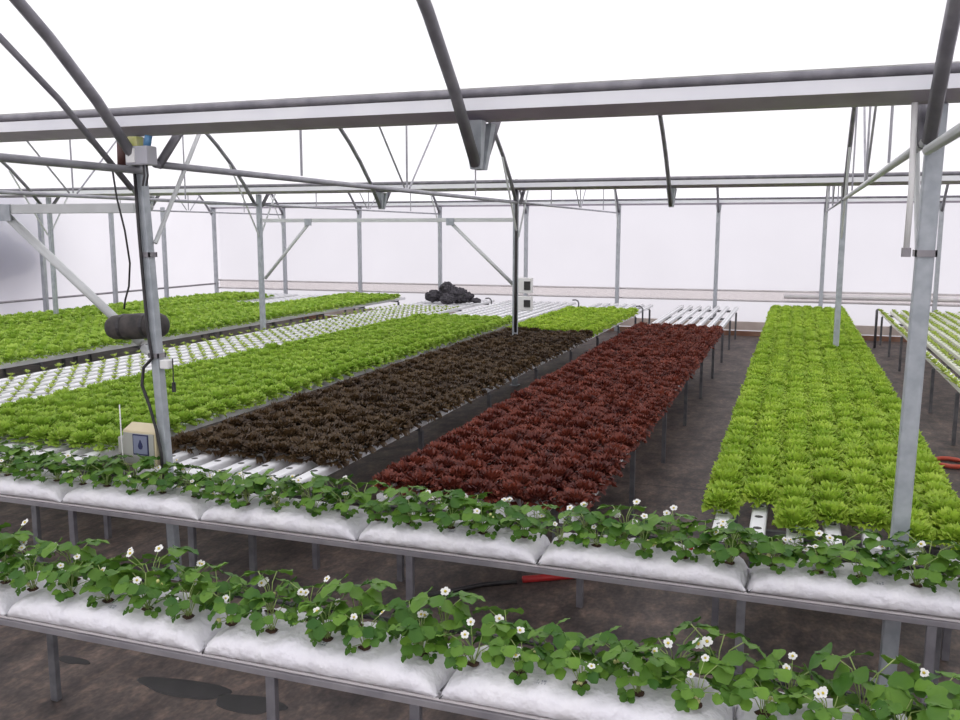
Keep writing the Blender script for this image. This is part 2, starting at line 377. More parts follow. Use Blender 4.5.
b = MB(); pts = [(-3.775,4.425,2.62),(-3.765,4.425,2.2),(-3.748,4.425,1.8),(-3.735,4.425,1.56),(-3.72,4.425,1.46),(-3.715,4.425,1.42),(-3.78,4.42,1.36),(-3.80,4.42,1.25),(-3.75,4.42,1.12),(-3.71,4.42,.98),(-3.68,4.42,.82),(-3.672,4.42,.62)]
b.tube(pts, .010, 6); tag(b.build('column_cable', M['black'], smooth=True), 'black cable running down the face of the left column', 'cable')
# junction box with fittings at the top of the left column
t = empty('junction_box', (-3.655, 4.36, 2.56))
b = MB(); b.box((-.085,-.05,.02), (.075,.04,.13)); b.build('box_body', M['jbox'], t, bevel=.008)
b = MB(); b.box((-.07,-.058,.035), (-.01,-.05,.115)); b.build('cover', M['white'], t)
b = MB(); b.tube([(.045,-.01,.13),(.06,-.01,.19)], .022, 10); b.build('blue_cap', M['blue'], t, smooth=True)['label'] = 'blue cap'
b = MB(); b.box((-.07,-.04,.13), (-.005,.02,.185)); b.build('terminal_block', M['bud'], t, bevel=.004)
b = MB(); b.tube([(-.13,-.02,.02),(-.125,-.02,.16)], .03, 10); b.build('capacitor', M['brown'], t, smooth=True)
for dx in (.02, .045):
    b = MB(); b.tube([(dx,-.02,.02),(dx+.012,-.03,-.04),(dx-.004,-.03,-.1)], .006, 6); b.build('cable_tail', M['black'], t)
tag(t, 'grey junction box with loose wires at the top of the left column', 'junction box')
# beige control box
t = empty('control_box', (-3.830, 4.50, .728))
b = MB(); b.add([(-.135,-.085,0),(.118,-.085,0),(.118,.005,0),(-.135,.005,0),(-.135,-.085,.225),(.118,-.085,.225),(.118,.005,.262),(-.135,.005,.262)], [(0,3,2,1),(4,5,6,7),(0,1,5,4),(1,2,6,5),(2,3,7,6),(3,0,4,7)]); b.build('case', M['beige'], t, bevel=.006)
b = MB(); b.box((-.127,-.093,.012), (.106,-.0855,.212)); b.build('front_panel', M['boxgrey'], t, bevel=.003)
b = MB(); b.box((-.05,-.097,.075), (.068,-.0935,.207)); s = b.build('sign_plate', M['navy'], t)
b = MB(); b.box((-.043,-.0995,.083), (.061,-.0975,.199)); s2 = b.build('sign_field', M['bluesign'], s)
b = MB()
prof = [(0,.045),(.008,.028),(.017,.008),(.02,-.008),(.014,-.024),(0,-.030),(-.014,-.024),(-.02,-.008),(-.017,.008),(-.008,.028)]
b.prism([(x*.85+.010, z*.85+.138) for x, z in prof], -.1025, -.0998, axis=1); b.build('drop_symbol', M['navy'], s)
b = MB(); b.box((-.20,-.06,.06), (-.136,.0,.17)); b.build('side_housing', M['boxgrey'], t, bevel=.006)
tag(t, 'beige control box with a blue drop sign on the left column', 'control box')
b = MB(); b.tube([(-3.955,4.39,1.12),(-3.955,4.39,.9),(-3.95,4.39,.74),(-3.945,4.39,.66)], .004, 6); o = b.build('water_tube', M['white'], smooth=True)
tag(o, 'thin white tube standing against the left side of the control box', 'tube')
# small grey weight hanging right of left column
b = MB(); b.tube([(-3.60,4.47,1.42),(-3.60,4.47,1.24)], .004, 6); o = b.build('pull_cord', M['black'])
q = MB(); q.box((-3.676,4.44,1.355),(-3.612,4.49,1.41)); q.build('switch_housing', M['white'], o, bevel=.006)
q = MB(); q.tube([(-3.60,4.47,1.27),(-3.60,4.47,1.21)], .012, 8); q.build('toggle', M['black'], o)
tag(o, 'white switch with a dangling black cord right of the left column', 'switch')
# switch boxes and cable on the middle column
for i, (z0, z1) in enumerate(((1.34, 1.56), (1.10, 1.30))):
    b = MB(); b.box((-3.655,11.90,z0), (-3.46,12.0,z1)); o = b.build('switch_box', M['white'], bevel=.01)
    q = MB(); q.box((-3.565,11.885,z0+.05), (-3.475,11.899,z1-.05)); q.build('window', M['black'], o)
    tag(o, ('upper' if i == 0 else 'lower') + ' white switch box with dark window on the middle column', 'switch box', 'switch boxes on the middle column')
b = MB(); b.tube([(-3.715,11.975,3.0),(-3.71,11.975,2.2),(-3.712,11.975,1.4),(-3.71,11.972,.78)], .022, 8); tag(b.build('cable_conduit', M['black'], smooth=True), 'black conduit running down the middle column with the switch boxes', 'conduit')

# ------------------------------------------------------------------ growing channels and their stands
P = .187; CH0, CH1 = 4.62, 19.25; ZT = .65
def channel_mesh(mat_, spacing, y0=CH0):
    b = MB(); w, h, r = .042, .055, .012
    prof = [(-w,-h),(w,-h),(w,-r),(w-r*.3,-r*.3),(w-r,0),(-w+r,0),(-w+r*.3,-r*.3),(-w,-r)]
    b.prism(prof, y0, CH1, axis=1)
    y = y0+.12
    while y < CH1-.08:
        b.add([(.024*cos(a*pi/4), y+.024*sin(a*pi/4), .0008) for a in range(8)], [tuple(range(8))], 1); y += spacing
    me = b.mesh('growing_channel', [mat_, M['hole']]); return me
BENCH = {  # name: (first x, count, plant spacing, plastic, words)
 'right_green': (-.31, 7, .20, 'pvc', 'green bench right of the walkway'),
 'red':         (-2.25, 7, .20, 'pvc', 'red lettuce bench'),
 'brown':       (-4.02, 7, .20, 'pvc', 'brown lettuce bench'),
 'left_green':  (-6.10, 9, .20, 'pvc', 'green bench behind the control box'),
 'seedling':    (-7.82, 8, .22, 'pvc', 'white seedling bench on the left'),
 'far_one':     (-9.87, 7, .225, 'pvc', 'green bench left of the seedling bench'),
 'far_two':     (-11.27, 7, .225, 'pvc', 'second green bench left of the seedlings'),
 'far_three':   (-12.77, 7, .225, 'pvc', 'green bench along the left film wall'),
 'right_seed':  (1.66, 8, .22, 'pvc_cream', 'seedling bench at the far right'),
}
meshes = {}
def bench(key):
    x0, n, sp, pl, wd = BENCH[key]
    if (sp, pl) not in meshes: meshes[(sp, pl)] = channel_mesh(M[pl], sp)
    for i in range(n):
        o = bpy.data.objects.new('growing_channel', meshes[(sp, pl)]); COL.objects.link(o); o.location = (x0+i*P, 0, ZT)
        tag(o, 'white growing channel, %s from left on the %s' % (nth(i+1), wd), 'growing channel', 'channels of the ' + wd)
    xa, xb = x0-.02, x0+(n-1)*P+.02; xm = (xa+xb)/2
    t = empty('bench_stand', (xm, 12, 0))
    ys = [4.9 + 1.75*k for k in range(9)]
    leg = MB(); leg.box((-.018,-.018,0), (.018,.018,.553)); lm = leg.mesh('leg', M['darkleg'])
    foot = MB(); foot.box((-.05,-.05,0), (.05,.05,.008)); fm = foot.mesh('foot', M['darkleg'])
    lg = MB(); lg.box((-.018,-.018,0), (.018,.018,.553)); lgm = lg.mesh('leg', M['greyleg'])
    bar = MB(); bar.box((xa-xm, -.018, 0), (xb-xm, .018, .04)); bm_ = bar.mesh('cross_bar', M['darkleg'])
    for k, y in enumerate(ys):
        for xx in (xa, xb):
            o = bpy.data.objects.new('leg', lgm if k == 0 else lm); COL.objects.link(o); o.parent = t; o.location = (xx-xm, y-12, 0)
        o = bpy.data.objects.new('cross_bar', bm_); COL.objects.link(o); o.parent = t; o.location = (0, y-12, .553)
    tag(t, 'grey steel stand with many legs under the %s' % wd, 'bench stand', 'stands of the growing benches')
for k in BENCH: bench(k)
# hook shaped pipe ends rising at the far end of some benches
for x, y, words in ((-2.84, 17.75, 'beside the brown lettuce bench'), (-4.42, 18.9, 'beside the empty white channels in the middle'), (-6.36, 18.7, 'between the dark heap and the middle column')):
    b = MB(); b.tube([(x,y,0),(x,y,.66),(x-.02,y,.70),(x-.07,y,.725),(x-.14,y,.715)], .016, 8)
    tag(b.build('feed_pipe', M['darkleg'], smooth=True), 'dark hooked feed pipe %s near the far wall' % words, 'pipe', 'feed pipes near the far wall')
b = MB(); b.tube([(1.50,18.4,0),(1.50,18.4,.72),(1.52,18.4,.74)], .024, 8); tag(b.build('feed_pipe', M['darkleg'], smooth=True), 'dark upright feed pipe at the far end of the rightmost bench', 'pipe', 'feed pipes near the far wall')

# ------------------------------------------------------------------ lettuces
def lettuce(rng, R, H, n, patch, ruffle, droop, nw=7, nl=4, fr=3.0):
    """head of many short curled leaf ends standing shoulder to shoulder over a dome, outer ones hanging over the edge"""
    b = MB()
    for k in range(n):
        t = (k+.5)/n; th = math.acos(1-t*1.12) if t*1.12 < 1.9 else 1.6
        th = min(th, 1.75); az = k*2.39996+rng.uniform(-.25,.25); th += rng.uniform(-.08,.08)
        rr = R*sin(min(th,1.57))*rng.uniform(.88,1.0); zt = H*(.42+.58*cos(min(th,1.57)))*rng.uniform(.86,1.06)
        if th > 1.3: zt -= droop*(th-1.3)/.45*rng.uniform(.5,1)
        tip = Vector((rr*cos(az), rr*sin(az), zt)); root = Vector((rr*.22*cos(az), rr*.22*sin(az), .006))
        out = Vector((cos(az), sin(az), 0)); sd = Vector((-sin(az), cos(az), 0)).lerp(Vector((rng.uniform(-1,1), rng.uniform(-1,1), rng.uniform(-.4,.4))), .35).normalized()
        ph = rng.uniform(0,6.28); w0 = patch*rng.uniform(.8,1.2); bow = rng.uniform(.2,.5)*R*.5; vs = []
        for a in range(nl+1):
            u = .35+.65*a/nl
            p = root.lerp(tip, u)+Vector((0,0,bow*sin(pi*u)*.8))+out*(bow*.3*u*u)
            wid = w0*(.30+.70*sin(min(1,u)*1.75))*.5
            for c in range(nw):
                q = -1+2*c/(nw-1); wv = ruffle*(u**2)*sin(ph+q*fr*2.4+u*3)
                pp = p+sd*(q*wid)+Vector((0,0,wv-abs(q)*wid*.25*(u-.4)))+out*(ruffle*.7*u*cos(ph*1.7+q*fr*2.9)-q*q*wid*.35)
                if abs(pp.x) < .056: pp.z = max(pp.z, .006+.25*(.056-abs(pp.x)))
                pp.z = max(pp.z, -.050)
                vs.append(tuple(pp))
        b.add(vs, [(a*nw+c, a*nw+c+1, (a+1)*nw+c+1, (a+1)*nw+c) for a in range(nl) for c in range(nw-1)])
    return b
KINDS = {
 'frill': dict(R=.112, H=.135, n=48, patch=.064, ruffle=.014, droop=.06, m='frill'),
 'green': dict(R=.113, H=.135, n=42, patch=.070, ruffle=.012, droop=.09, m='green'),
 'red':   dict(R=.114, H=.115, n=44, patch=.062, ruffle=.015, droop=.09, m='redl'),
 'brown': dict(R=.116, H=.110, n=42, patch=.060, ruffle=.014, droop=.10, m='brownl'),
 'far':   dict(R=.118, H=.125, n=24, patch=.090, ruffle=.012, droop=.06, m='green'),
}
def make_kind(key, n=7):
    K = KINDS[key]
    return [lettuce(random.Random(100+i*7+len(key)*31), K['R'], K['H']*(.9+.03*i), K['n'], K['patch'], K['ruffle'], K['droop']) for i in range(n)]
def spots(key, y0, y1, start=None):
    x0, n, sp, pl, wd = BENCH[key]; out = []
    for i in range(n):
        y = CH0+.12; j = 0
        while y < CH1-.08:
            lo = start(i) if start else y0
            if lo <= y <= y1 and not (abs(y-Y2) < .11 and min(abs(x0+i*P-c) for c in (-12.115,-3.74,.53)) < .13): j += 1; out.append((i, j, x0+i*P + ({'right_green': .012, 'red': .015, 'brown': .03}.get(key, .055) * (1 if i == n-1 else -1 if i == 0 else 0)), y))
            y += sp
    return out
def merge(name, items, mats, label, cat, group):
    b = MB()
    for src, x, y, rz, s in items:
        c, sn = cos(rz)*s, sin(rz)*s
        b.add([(x+c*p[0]-sn*p[1], y+sn*p[0]+c*p[1], ZT+.002+p[2]*s) for p in src.v], src.f)
    return tag(b.build(name, mats, smooth=True), label, cat, group, 'stuff')
def plant(name, key, placed, words_of, cat, group, limit, restname, restlabel, sc=1.0):
    protos = make_kind(key); ms = M[KINDS[key]['m']]
    objs = []
    for p in protos:
        objs.append(p.mesh(name, ms, True))
    placed = sorted(placed, key=lambda q: q[0])
    rest = []
    for idx, (d, i, j, x, y, wd) in enumerate(placed):
        v = random.randrange(len(protos)); rz = random.choice((0, pi)) + random.uniform(-.15,.15); s = random.uniform(.94,1.05)*(.6 if wd in ('two','three') and i == 6 else 1)
        if idx < limit:
            o = bpy.data.objects.new(name, objs[v]); COL.objects.link(o); o.location = (x, y, ZT+.002); o.rotation_euler = (0,0,rz); o.scale = (s,s,s*random.uniform(.9,1.12))
            tag(o, words_of(i, j, wd), cat, group)
        else: rest.append((protos[v], x, y, rz, s))
    if rest: merge(restname, rest, ms, restlabel, cat, group)
def dist(x, y): return x*x + y*y
def P_of(key, y0, y1, wd, start=None): return [(dist(x, y), i, j, x, y, wd) for i, j, x, y in spots(key, y0, y1, start)]

cut = {0: 4.93, 1: 5.12, 3: 4.8, 4: 4.93}
plant('frilled_lettuce', 'frill',
      P_of('right_green', 0, 18.4, 'right', lambda i: cut.get(i, 4.7)) + P_of('brown', 12.9, 16.9, 'far brown'),
      lambda i, j, wd: 'bright green frilled lettuce, %s from the near end, %s channel of bench right of walkway' % (nth(j), nth(i+1)),
      'lettuce', 'frilled lettuces right of the walkway', 300, 'frilled_lettuce_heads', 'mass of bright green frilled lettuces at the far end of the benches', 1.03)
plant('red_lettuce', 'red', P_of('red', 4.7, 14.3, 'red'),
      lambda i, j, wd: 'dark red lettuce, %s from the near end in %s channel of the red bench' % (nth(j), nth(i+1)),
      'lettuce', 'red lettuces on the centre bench', 300, 'red_lettuce_heads', 'mass of dark red lettuces at the far end of the red bench', 1.03)
plant('brown_lettuce', 'brown', P_of('brown', 5.1, 12.8, 'brown'),
      lambda i, j, wd: 'brown green lettuce, %s from the near end in %s channel of the brown bench' % (nth(j), nth(i+1)),
      'lettuce', 'brown lettuces left of the red bench', 300, 'brown_lettuce_heads', 'last brown lettuces before the green ones on the brown bench', 1.03)
plant('green_lettuce', 'green', P_of('left_green', 4.9, 14.4, 'left'),
      lambda i, j, wd: 'green lettuce, %s from near end in %s channel of bench behind the control box' % (nth(j), nth(i+1)),
      'lettuce', 'green lettuces behind the control box', 300, 'green_lettuce_heads', 'mass of green lettuces at the far half of the bench behind the control box', 1.03)
plant('leaf_lettuce', 'far', P_of('far_one', 5, 18.9, 'one') + P_of('far_two', 5, 15.6, 'two') + P_of('far_three', 5, 18.1, 'three'),
      lambda i, j, wd: 'small green lettuce, %s in %s channel of %s' % (nth(j), nth(i+1), {'one':'bench left of the seedlings','two':'second bench left of the seedlings','three':'bench by the left wall'}[wd]),
      'lettuce', 'green lettuces on the far left benches', 300, 'leaf_lettuce_heads', 'mass of green lettuces on the benches along the left film wall', 1.0)

# seedlings
def seedling(rng):
    b = MB()
    for k in range(6):
        az = 2*pi*k/6 + rng.uniform(-.3,.3); L_ = rng.uniform(.05,.07); up = rng.uniform(.5,1.1); w = .017
        vs = []
        for i in range(4):
            u = i/3; r = L_*u*cos(up); z = .003+L_*u*sin(up)-.012*u*u; hw = w*(.3+sin(u*2.4))*.8
            for s in (-1, 0, 1): vs.append((r*cos(az)-s*hw*sin(az), r*sin(az)+s*hw*cos(az), z+abs(s)*.006))
        b.add(vs, [(i*3+j, i*3+j+1, (i+1)*3+j+1, (i+1)*3+j) for i in range(3) for j in range(2)])
    return b
sp = [seedling(random.Random(i)) for i in range(5)]; sm = [p.mesh('lettuce_seedling', M['seed'], True) for p in sp]
pl = sorted(P_of('seedling', 5, 17.0, 'l') + P_of('right_seed', 5, 19.1, 'r'), key=lambda q: -(q[0] < 0) or q[0])
def in_view(x, y):   # only seedlings that can show in the picture become objects first
    a = atan2(-x, y); return -.17 < a < .86
pl.sort(key=lambda q: (not in_view(q[3], q[4]), q[0])); rest = []
for idx, (d, i, j, x, y, wd) in enumerate(pl):
    v = random.randrange(5); rz = random.uniform(0,6.28)
    s = random.uniform(.8,1.15)*(.95 if wd == 'l' else 1.15)
    if idx < 310:
        o = bpy.data.objects.new('lettuce_seedling', sm[v]); COL.objects.link(o); o.location = (x, y, ZT+.002); o.rotation_euler = (0,0,rz); o.scale = (s,s,s)
        tag(o, 'tiny pale green seedling, %s from near end in %s channel of %s' % (nth(j), nth(i+1), 'left seedling bench' if wd == 'l' else 'far right bench'), 'seedling', 'seedlings in the white channels')
    else: rest.append((sp[v], x, y, rz, s))
merge('lettuce_seedlings', rest, M['seed'], 'carpet of tiny pale seedlings in the farther part of the white channels', 'seedling', 'seedlings in the white channels')

# dark heap on the far channels
b = MB(); rng = random.Random(5)
for c, r, s in (((-7.42,17.9,.80), .17, (1.1,.9,.75)), ((-7.12,17.95,.90), .21, (.9,.9,.95)), ((-6.84,17.9,.83), .20, (1.1,.9,.85)), ((-6.63,17.9,.79), .14, (1.1,.9,.8)), ((-6.42,17.85,.73), .08, (1.5,.8,.7)), ((-7.0,17.7,.76), .14, (1.2,.9,.8))):
    n0 = len(b.v); b.ball(c, r, 0, 16, 10, s)
    for q in range(n0, len(b.v)):
        p = Vector(b.v[q]); d = (p-Vector(c)); k = 1+.22*sin(p.x*41+p.z*37)*cos(p.y*33+p.x*17)+rng.uniform(-.10,.10)
        p = Vector(c)+d*k; p.z = max(p.z, ZT+.003); b.v[q] = tuple(p)
tag(b.build('root_heap', M['heap'], smooth=False), 'dark heap of pulled roots lying on the far white channels', 'heap')

# ------------------------------------------------------------------ strawberry tables in front
def bag_mesh(rng):
    """plump sealed grow bag, long in X, pillowy with crimped ends"""
    b = MB(); nx, na = 44, 20; L_, W, H = .985, .345, .11; vs = []
    for i in range(nx+1):
        u = -1+2*i/nx; e = (1-abs(u)**7)**.5 if abs(u) < 1 else 0
        hh = H*(.10+.90*e); ww = W*(.90+.10*e)
        for k in range(na):
            a = 2*pi*k/na; c, s_ = cos(a), sin(a)
            y = ww/2*(abs(c)**.62)*(1 if c > 0 else -1); z = hh*(.40+.60*(abs(s_)**.72)) if s_ > 0 else hh*.40*(1-abs(s_)**.45)
            wr = .004*sin(u*23+a*3+rng.random()*.8)+.003*sin(u*61+k)+.006*(1-e)*sin(a*9+u*3)
            vs.append((u*L_/2+.006*(1-e)*sin(a*5), y*(1+wr*1.5), max(.001, z+(wr if s_ > -.2 else 0))))
    b.add(vs, [(i*na+k, i*na+(k+1)%na, (i+1)*na+(k+1)%na, (i+1)*na+k) for i in range(nx) for k in range(na)])
    b.add(vs[:na], [tuple(range(na))]); b.add(vs[-na:], [tuple(range(na-1,-1,-1))])
    return b
def bag_top(y):   # height of the bag's skin over its base at offset y from its middle line
    c = min(1, abs(y)/.1725)**(1/.62); s = sqrt(max(0, 1-c*c)); return .11*(.4+.6*s**.72)
bagm = [bag_mesh(random.Random(i)).mesh('grow_bag', M['bag'], True) for i in range(3)]
hole = MB(); n = 10
def hole_mesh():
    b = MB(); rng = random.Random(3); pts = [(.026*cos(2*pi*k/10)*rng.uniform(.8,1.15), .024*sin(2*pi*k/10)*rng.uniform(.8,1.15)) for k in range(10)]
    b.add([(x,y,.0) for x,y in pts]+[(0,0,.008)], [(k,(k+1)%10,10) for k in range(10)]); return b.mesh('planting_hole', M['soil'])
hm = hole_mesh()

def leaflet(b, base, dirv, nrm, L_, W, rng, mi=0):
    """toothed, folded strawberry leaflet from base along dirv"""
    side = dirv.cross(nrm).normalized(); n = 6; fold = rng.uniform(.12,.35); droop = rng.uniform(.02,.3)
    vs = []
    for i in range(n+1):
        u = i/n; w = W*.5*(sin(min(1,u*.98+.03)*pi)**.6)*(.72+.5*u)*(1.10 if i % 2 else .93)
        if i == n: w = W*.07
        p = base+dirv*L_*u-nrm*(L_*droop*u*u)
        wv = .05*L_*sin(i*2.1+rng.random())
        vs += [p+side*w+nrm*(w*fold+wv), p+side*w*.5+nrm*(w*fold*.62), p, p-side*w*.5+nrm*(w*fold*.62), p-side*w+nrm*(w*fold-wv)]
    b.add(vs, [(i*5+j, i*5+j+1, (i+1)*5+j+1, (i+1)*5+j) for i in range(n) for j in range(4)], mi)
def trifoliate(b, p0, az, reach, height, size, rng, droop=0):
    d = Vector((cos(az), sin(az), 0)); p3 = p0+d*reach+Vector((0,0,height)); mid = p0+d*reach*.38+Vector((0,0,max(height*.75, .02)))
    b.tube([p0, mid, p3], .0022, 5, 1, cap=False)
    tilt = rng.uniform(.1,.7)+droop
    fwd = (d*cos(tilt)-Vector((0,0,1))*sin(tilt)).normalized()
    nrm = (d*sin(tilt)+Vector((0,0,1))*cos(tilt)).normalized()
    roll = Matrix.Rotation(rng.uniform(-.45,.45), 3, d); fwd = roll @ fwd; nrm = roll @ nrm
    for a, k in ((0, 1.0), (1.25, .92), (-1.25, .92)):
        dv = (Matrix.Rotation(a, 3, nrm) @ fwd).normalized()
        leaflet(b, p3+dv*.006, dv, nrm, size*k*rng.uniform(.9,1.1), size*.92*k, rng)
def foliage(seed):
    rng = random.Random(seed); b = MB(); z = Vector((0,0,0)); a0 = rng.uniform(0,6.28)
    for k in range(5):   # tall leaves
        trifoliate(b, Vector((rng.uniform(-.01,.01), rng.uniform(-.01,.01), 0)), a0+2*pi*k/5+rng.uniform(-.35,.35), rng.uniform(.03,.10), rng.uniform(.10,.19), rng.uniform(.062,.090), rng)
    for k in range(4):   # middle leaves
        trifoliate(b, Vector((rng.uniform(-.01,.01), rng.uniform(-.01,.01), 0)), a0+.6+2*pi*k/4+rng.uniform(-.4,.4), rng.uniform(.06,.11), rng.uniform(.05,.11), rng.uniform(.048,.070), rng, .1)
    for k in range(rng.choice((1,1,2))):   # young leaf lying over the front of the bag
        trifoliate(b, z, -pi/2+rng.uniform(-.8,.8), rng.uniform(.06,.085), rng.uniform(.02,.035), rng.uniform(.032,.044), rng, .35)
    return b
def flower_mesh(seed):
    rng = random.Random(seed); b = MB(); h = rng.uniform(.12,.19); az = rng.uniform(0,6.28); r = rng.uniform(.02,.09)
    top = Vector((r*cos(az), r*sin(az), h)); b.tube([(0,0,0),(top.x*.4,top.y*.4,h*.7),tuple(top)], .0016, 5, 1, cap=False)
    nrm = Vector((rng.uniform(-.5,.5), rng.uniform(-1.0,-.2), .8)).normalized(); s = nrm.cross(Vector((1,0,0))).normalized(); t = nrm.cross(s)
    for k in range(5):
        a = 2*pi*k/5; d = s*cos(a)+t*sin(a); e = nrm.cross(d); R_ = .0175
        vs = [top+d*.003, top+d*R_*.55+e*R_*.55+nrm*.002, top+d*R_*1.05+e*R_*.3+nrm*.003, top+d*R_*1.05-e*R_*.3+nrm*.003, top+d*R_*.55-e*R_*.55+nrm*.002]
        b.add(vs, [(0,1,2,3,4)], 0)
    c = top+nrm*.003; b.ball(tuple(c), .0055, 2, 7, 4)
    return b.mesh('flower', [M['petal'], M['stalk'], M['pollen']], True)
def buds_mesh(seed):
    rng = random.Random(seed); b = MB(); h = rng.uniform(.03,.15); az = rng.uniform(3.3,6.1); r = rng.uniform(.05,.09)
    for k in range(rng.choice((2,3,4))):
        p = Vector((r*cos(az)+rng.uniform(-.02,.02), r*sin(az)+rng.uniform(-.02,.02), max(.02, h+rng.uniform(-.02,.02))))
        b.tube([(0,0,0),tuple(p*.6+Vector((0,0,.02))),tuple(p)], .0014, 4, 1, cap=False); b.ball(tuple(p), rng.uniform(.006,.010), 0, 7, 5, (1,1,1.2))
    return b.mesh('berry_truss', [M['bud'], M['stalk']], True)
fol = [foliage(40+i).mesh('foliage', [M['straw'], M['stalk']], True) for i in range(9)]
flo = [flower_mesh(60+i) for i in range(8)]; bud = [buds_mesh(80+i) for i in range(6)]
rb = MB(); rb.ball((.03,-.06,.09), .013, 0, 9, 6, (1,1,1.25)); rb.tube([(0,0,0),(.015,-.03,.13),(.03,-.06,.105)], .0015, 4, 1, cap=False); redberry = rb.mesh('ripe_berry', [M['berry'], M['stalk']], True)

def printed_mark(parent, x, y):
    b = MB(); rng = random.Random(int((x+9)*100)); z = bag_top(y)
    sl = (bag_top(y+.01)-bag_top(y-.01))/.02
    for r_ in range(2):
        for k in range(3):
            x0 = x+k*.011; yy = y-r_*.013
            for seg in range(3):
                if rng.random() < .75:
                    a, c = x0+seg*.003, x0+seg*.003+.0022
                    b.add([(a,yy,z+(yy-y)*sl+.0035),(c,yy,z+(yy-y)*sl+.0035),(c,yy+.009,z+(yy+.009-y)*sl+.0035),(a,yy+.009,z+(yy+.009-y)*sl+.0035)], [(0,1,2,3)])
    b.build('printed_mark', M['ink'], parent)
def row(yn, zb, x0, nb, legs, rowname, side):
    """one table of white grow bags: yn near edge, zb height of the tray, bags one metre apart from x0"""
    xe = x0+nb; t = empty('growing_table', ((x0+xe)/2, yn+.17, 0)); ox, oy = (x0+xe)/2, yn+.17
    def part(name, lo, hi, m, bev=.003):
        b = MB(); b.box((lo[0]-ox, lo[1]-oy, lo[2]), (hi[0]-ox, hi[1]-oy, hi[2])); return b.build(name, M[m], t, bevel=bev)
    part('tray', (x0-.05, yn+.022, zb-.012), (xe+.05, yn+.345, zb-.001), 'beam_roll')
    part('front_rail', (x0-.05, yn+.012, zb-.040), (xe+.05, yn+.04, zb-.0125), 'rail')
    part('rear_rail', (x0-.05, yn+.31, zb-.040), (xe+.05, yn+.34, zb-.0125), 'rail')
    for lx, ly, m in legs:
        y = yn+.014 if ly == 0 else yn+.313
        part('leg', (lx-.02, y, 0), (lx+.02, y+.03, zb-.0405), m)
    tag(t, 'grey steel table carrying the %s of white strawberry bags' % rowname, 'growing table', 'strawberry tables')
    hz = MB(); hz.tube([(x0-.1, yn+.365, zb+.09), (xe+.1, yn+.365, zb+.09)], .011, 8)
    hz = hz.build('drip_hose', M['black'], smooth=True)
    for k in range(nb+1):
        q = MB(); q.box((x0+k-.008, yn+.3465, zb-.04), (x0+k+.008, yn+.3535, zb+.085)); q.build('mounting_peg', M['darkleg'], hz)
    tag(hz, 'black drip hose behind the %s of strawberry bags' % rowname, 'hose', 'drip hoses along the bags')
    rng = random.Random(int(yn*10)); cnt = 0; vsc = .95 if yn < 3 else .82
    for k in range(nb):
        cx = x0+k+.5; yc = yn+.168
        o = bpy.data.objects.new('grow_bag', bagm[k % 3]); COL.objects.link(o); o.location = (cx, yc, zb)
        nm = '%s white grow bag from the left in the %s of strawberries' % (nth(k+1), rowname)
        tag(o, nm, 'grow bag', 'white grow bags')
        printed_mark(o, -.05+.1*rng.uniform(-1,1), -.105)
        for side_, yo in (('front', -.075), ('rear', .06)):
            for q in range(5):
                px = -.40+.2*q+(.0 if side_ == 'front' else .09)+rng.uniform(-.02,.02); py = yo+rng.uniform(-.012,.012)
                if side_ == 'rear' and q == 4: px = .44
                zt = bag_top(py)
                h = bpy.data.objects.new('planting_hole', hm); COL.objects.link(h); h.parent = o; h.location = (px, py, zt+.004); h.rotation_euler = (atan2(bag_top(py+.01)-bag_top(py-.01), .02), 0, rng.uniform(0,6.28) if False else 0)
                cnt += 1; root = empty('strawberry_plant', (cx+px, yc+py, zb+zt+.006))
                s = rng.uniform(.8,1.12)*(1.0 if side_ == 'rear' else .9); rz = rng.uniform(-.5,.5)
                root.rotation_euler = (0,0,rz); root.scale = (s,s,s*vsc)
                f = bpy.data.objects.new('foliage', fol[rng.randrange(9)]); COL.objects.link(f); f.parent = root
                nf = rng.choice((0,1,1,2,2,3)); nbud = rng.choice((0,1,1))
                for z_ in range(nf):
                    c = bpy.data.objects.new('flower', flo[rng.randrange(8)]); COL.objects.link(c); c.parent = root; c.rotation_euler = (0,0,rng.uniform(-.6,.6)); c['label'] = 'white flower'
                for z_ in range(nbud):
                    c = bpy.data.objects.new('berry_truss', bud[rng.randrange(6)]); COL.objects.link(c); c.parent = root; c.rotation_euler = (0,0,rng.uniform(-.6,.6))
                if rowname.startswith('second') and k == 4 and side_ == 'front' and q == 3:
                    c = bpy.data.objects.new('ripe_berry', redberry); COL.objects.link(c); c.parent = root; c['label'] = 'ripe red berry'
                tag(root, 'strawberry plant %s along the %s edge of %s bag, %s' % (nth(q+1), side_, nth(k+1), rowname), 'strawberry plant', 'strawberry plants in the grow bags')
row(2.70, .56, -4.12, 5, [(-1.81,0,'greyleg'),(-1.21,0,'greyleg'),(-.2,0,'greyleg'),(-4.0,0,'greyleg'),(-3.2,1,'darkleg'),(.6,1,'darkleg')], 'front row', 0)
row(4.04, .56, -5.14, 7, [(-4.36,0,'darkleg'),(-4.07,0,'greyleg'),(-3.2,0,'darkleg'),(-1.83,0,'greyleg'),(-.16,0,'darkleg'),(.63,0,'greyleg'),(-3.0,1,'darkleg'),(.70,1,'darkleg')], 'second row', 0)

